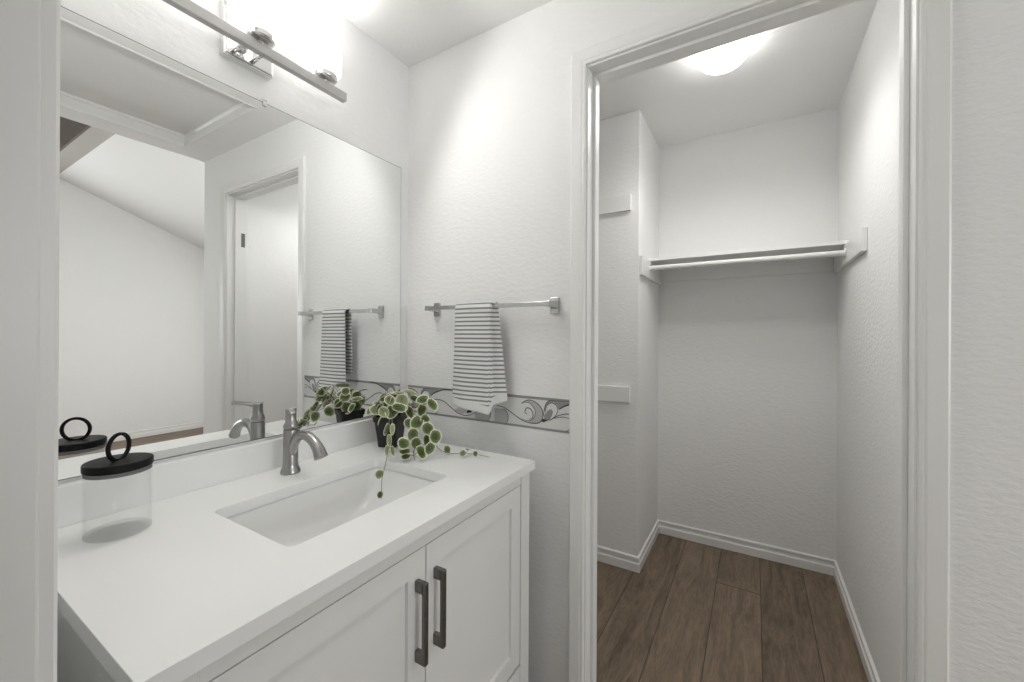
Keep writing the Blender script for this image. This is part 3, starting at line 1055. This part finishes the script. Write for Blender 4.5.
CAMDIR = Vector((0.74, -0.67, 0.15))
crown = Vector((px, py, KZT + 0.10))
for i, (x, y, z, r) in enumerate(LEAVES):
    c = Vector((x, y, z))
    outw = (c - crown)
    outw = outw.normalized() if outw.length > 1e-4 else Vector((0, 0, 1))
    nrm = CAMDIR * 0.75 + outw * 0.55 + Vector((0, 0, 0.35)) + Vector((random.uniform(-.7, .7), random.uniform(-.7, .7), random.uniform(-.45, .5)))
    if i >= 24:
        nrm = nrm + Vector((-0.2, -0.2, 0.5))
    tipd = Vector((random.uniform(-0.6, 0.9), random.uniform(-0.8, 0.6), -0.7))
    pale = max(0, random.uniform(-0.7, 0.5)) if i not in (4, 5, 6) else 0.75
    if i in (19, 20):
        nrm = Vector((0.25, -0.2, 1.0))
        tipd = Vector((0.3, -0.9, -0.1)) if i == 20 else Vector((-0.5, -0.6, 0))
        r *= 0.9
    pet = leaf(c, nrm, tipd, r * 1.22, 0.2, pale)
    base = Vector((px + (x - px) * 0.18, py + (y - py) * 0.18, KZT + 0.103))
    if z > 0.99:
        mid = base.lerp(pet, 0.55) + Vector((0, 0, 0.012))
        add_tube(stem_bm, catmull([base, mid, pet, c], 4), 0.0012, 6)

MIRROR_LEAVES = [(0.1, -0.241, 1.022, .023), (0.09, -0.193, 1.021, .022), (0.085, -0.243, 0.983, .023), (0.08, -0.205, 0.983, .024), (0.115, -0.26, 1.000, .019), (0.15, -0.277, 0.965, .021),
                 (0.20, -0.278, 1.039, .017), (0.205, -0.300, 0.945, .020), (0.105, -0.235, 1.043, .018), (0.095, -0.185, 0.998, .018), (0.07, -0.184, 1.005, .017)]
for i, (x, y, z, r) in enumerate(MIRROR_LEAVES):
    c = Vector((x, y, z))
    nrm = Vector((-0.75, -0.5, 0.35)) + Vector((random.uniform(-.35, .35), random.uniform(-.35, .35), random.uniform(-.2, .4)))
    pet = leaf(c, nrm, Vector((random.uniform(-0.6, 0.2), random.uniform(-0.8, 0.4), -0.8)), r * 1.1, 0.2, max(0, random.uniform(-0.4, 0.6)))
    base = Vector((px + (x - px) * 0.18, py + (y - py) * 0.18, KZT + 0.103))
    add_tube(stem_bm, catmull([base, base.lerp(pet, 0.55) + Vector((0, 0, 0.014)), pet, c], 4), 0.0011, 6)

# hanging runners with their petioles
main = catmull([(px + 0.02, py - 0.005, KZT + 0.104), (0.175, -0.222, 0.992), (0.235, -0.232, 0.985), (0.285, -0.245, 0.955), (0.310, -0.262, 0.918), (0.320, -0.290, 0.880), (0.335, -0.300, 0.860)], 5)
add_tube(stem_bm, main, 0.0016, 6)
second = catmull([(px + 0.02, py + 0.01, KZT + 0.104), (0.175, -0.205, 1.0), (0.24, -0.215, 0.990), (0.31, -0.222, 0.960), (0.350, -0.235, 0.915), (0.385, -0.215, 0.873), (0.441, -0.177, 0.866), (0.477, -0.156, 0.864), (0.525, -0.142, 0.858)], 5)
add_tube(stem_bm, second, [0.0016 - 0.0007 * i / (len(second) - 1) for i in range(len(second))], 6)
third = catmull([(px + 0.015, py - 0.02, KZT + 0.104), (0.165, -0.250, 0.992), (0.205, -0.280, 0.985), (0.229, -0.300, 0.974), (0.250, -0.324, 0.928), (0.273, -0.357, 0.890), (0.302, -0.395, 0.860), (0.304, -0.409, 0.82), (0.307, -0.412, 0.765)], 5)
add_tube(stem_bm, third, [0.0016 - 0.0007 * i / (len(third) - 1) for i in range(len(third))], 6)
for (x, y, z, r, _), run in [((l[0], l[1], l[2], l[3], 0), None) for l in LEAVES if l[2] <= 0.99]:
    c = Vector((x, y, z))
    best = min(main + second, key=lambda p: (p - c).length)
    add_tube(stem_bm, [best, best.lerp(c, 0.6) + Vector((0, 0, 0.004)), c], 0.0010, 5)
for c, nrm, tip, r, ra, pale in (((0.377, -0.186, 0.872), (0.6, -0.6, 0.55), (0.4, -0.2, -0.6), 0.017, 0.75, 0.1),
                                 ((0.441, -0.180, 0.868), (0.5, -0.6, 0.6), (-0.3, -0.3, -0.4), 0.0125, 0.9, 0.2),
                                 ((0.477, -0.158, 0.867), (0.6, -0.6, 0.4), (0.1, -0.1, -0.9), 0.010, 0.9, 0.0),
                                 ((0.445, -0.160, 0.876), (0.1, 0.1, 1.0), (0.9, 0.3, 0), 0.010, 0.8, 0.0),
                                 ((0.243, -0.312, 0.952), (0.5, -0.3, 0.3), (0.2, -0.3, -1), 0.021, 0.40, 0.8),
                                 ((0.258, -0.338, 0.922), (0.3, -0.7, 0.2), (0.3, -0.2, -1), 0.021, 0.42, 0.7),
                                 ((0.274, -0.362, 0.898), (0.5, -0.6, 0.2), (0.1, -0.2, -1), 0.018, 0.42, 0.5),
                                 ((0.281, -0.345, 0.892), (0.7, -0.2, 0.2), (0.2, 0.1, -1), 0.018, 0.42, 0.3),
                                 ((0.295, -0.411, 0.838), (0.7, -0.6, 0.3), (-0.2, -0.2, -1), 0.0145, 0.9, 0.3),
                                 ((0.302, -0.414, 0.777), (0.7, -0.5, 0.3), (-0.2, -0.2, -1), 0.0110, 0.85, 0.0)):
    leaf(c, nrm, tip, r, 0.15, pale, ra)
    cc = Vector(c)
    best = min(second + third, key=lambda p: (p - cc).length)
    add_tube(stem_bm, [best, best.lerp(cc, 0.5), cc], 0.0009, 5)
obj('foliage', leaf_bm, M['leaf'], plant, smooth=True, label='round green leaves with cream edges', solid=0.0007)
obj('vine_stem', stem_bm, M['stem'], plant, smooth=True)
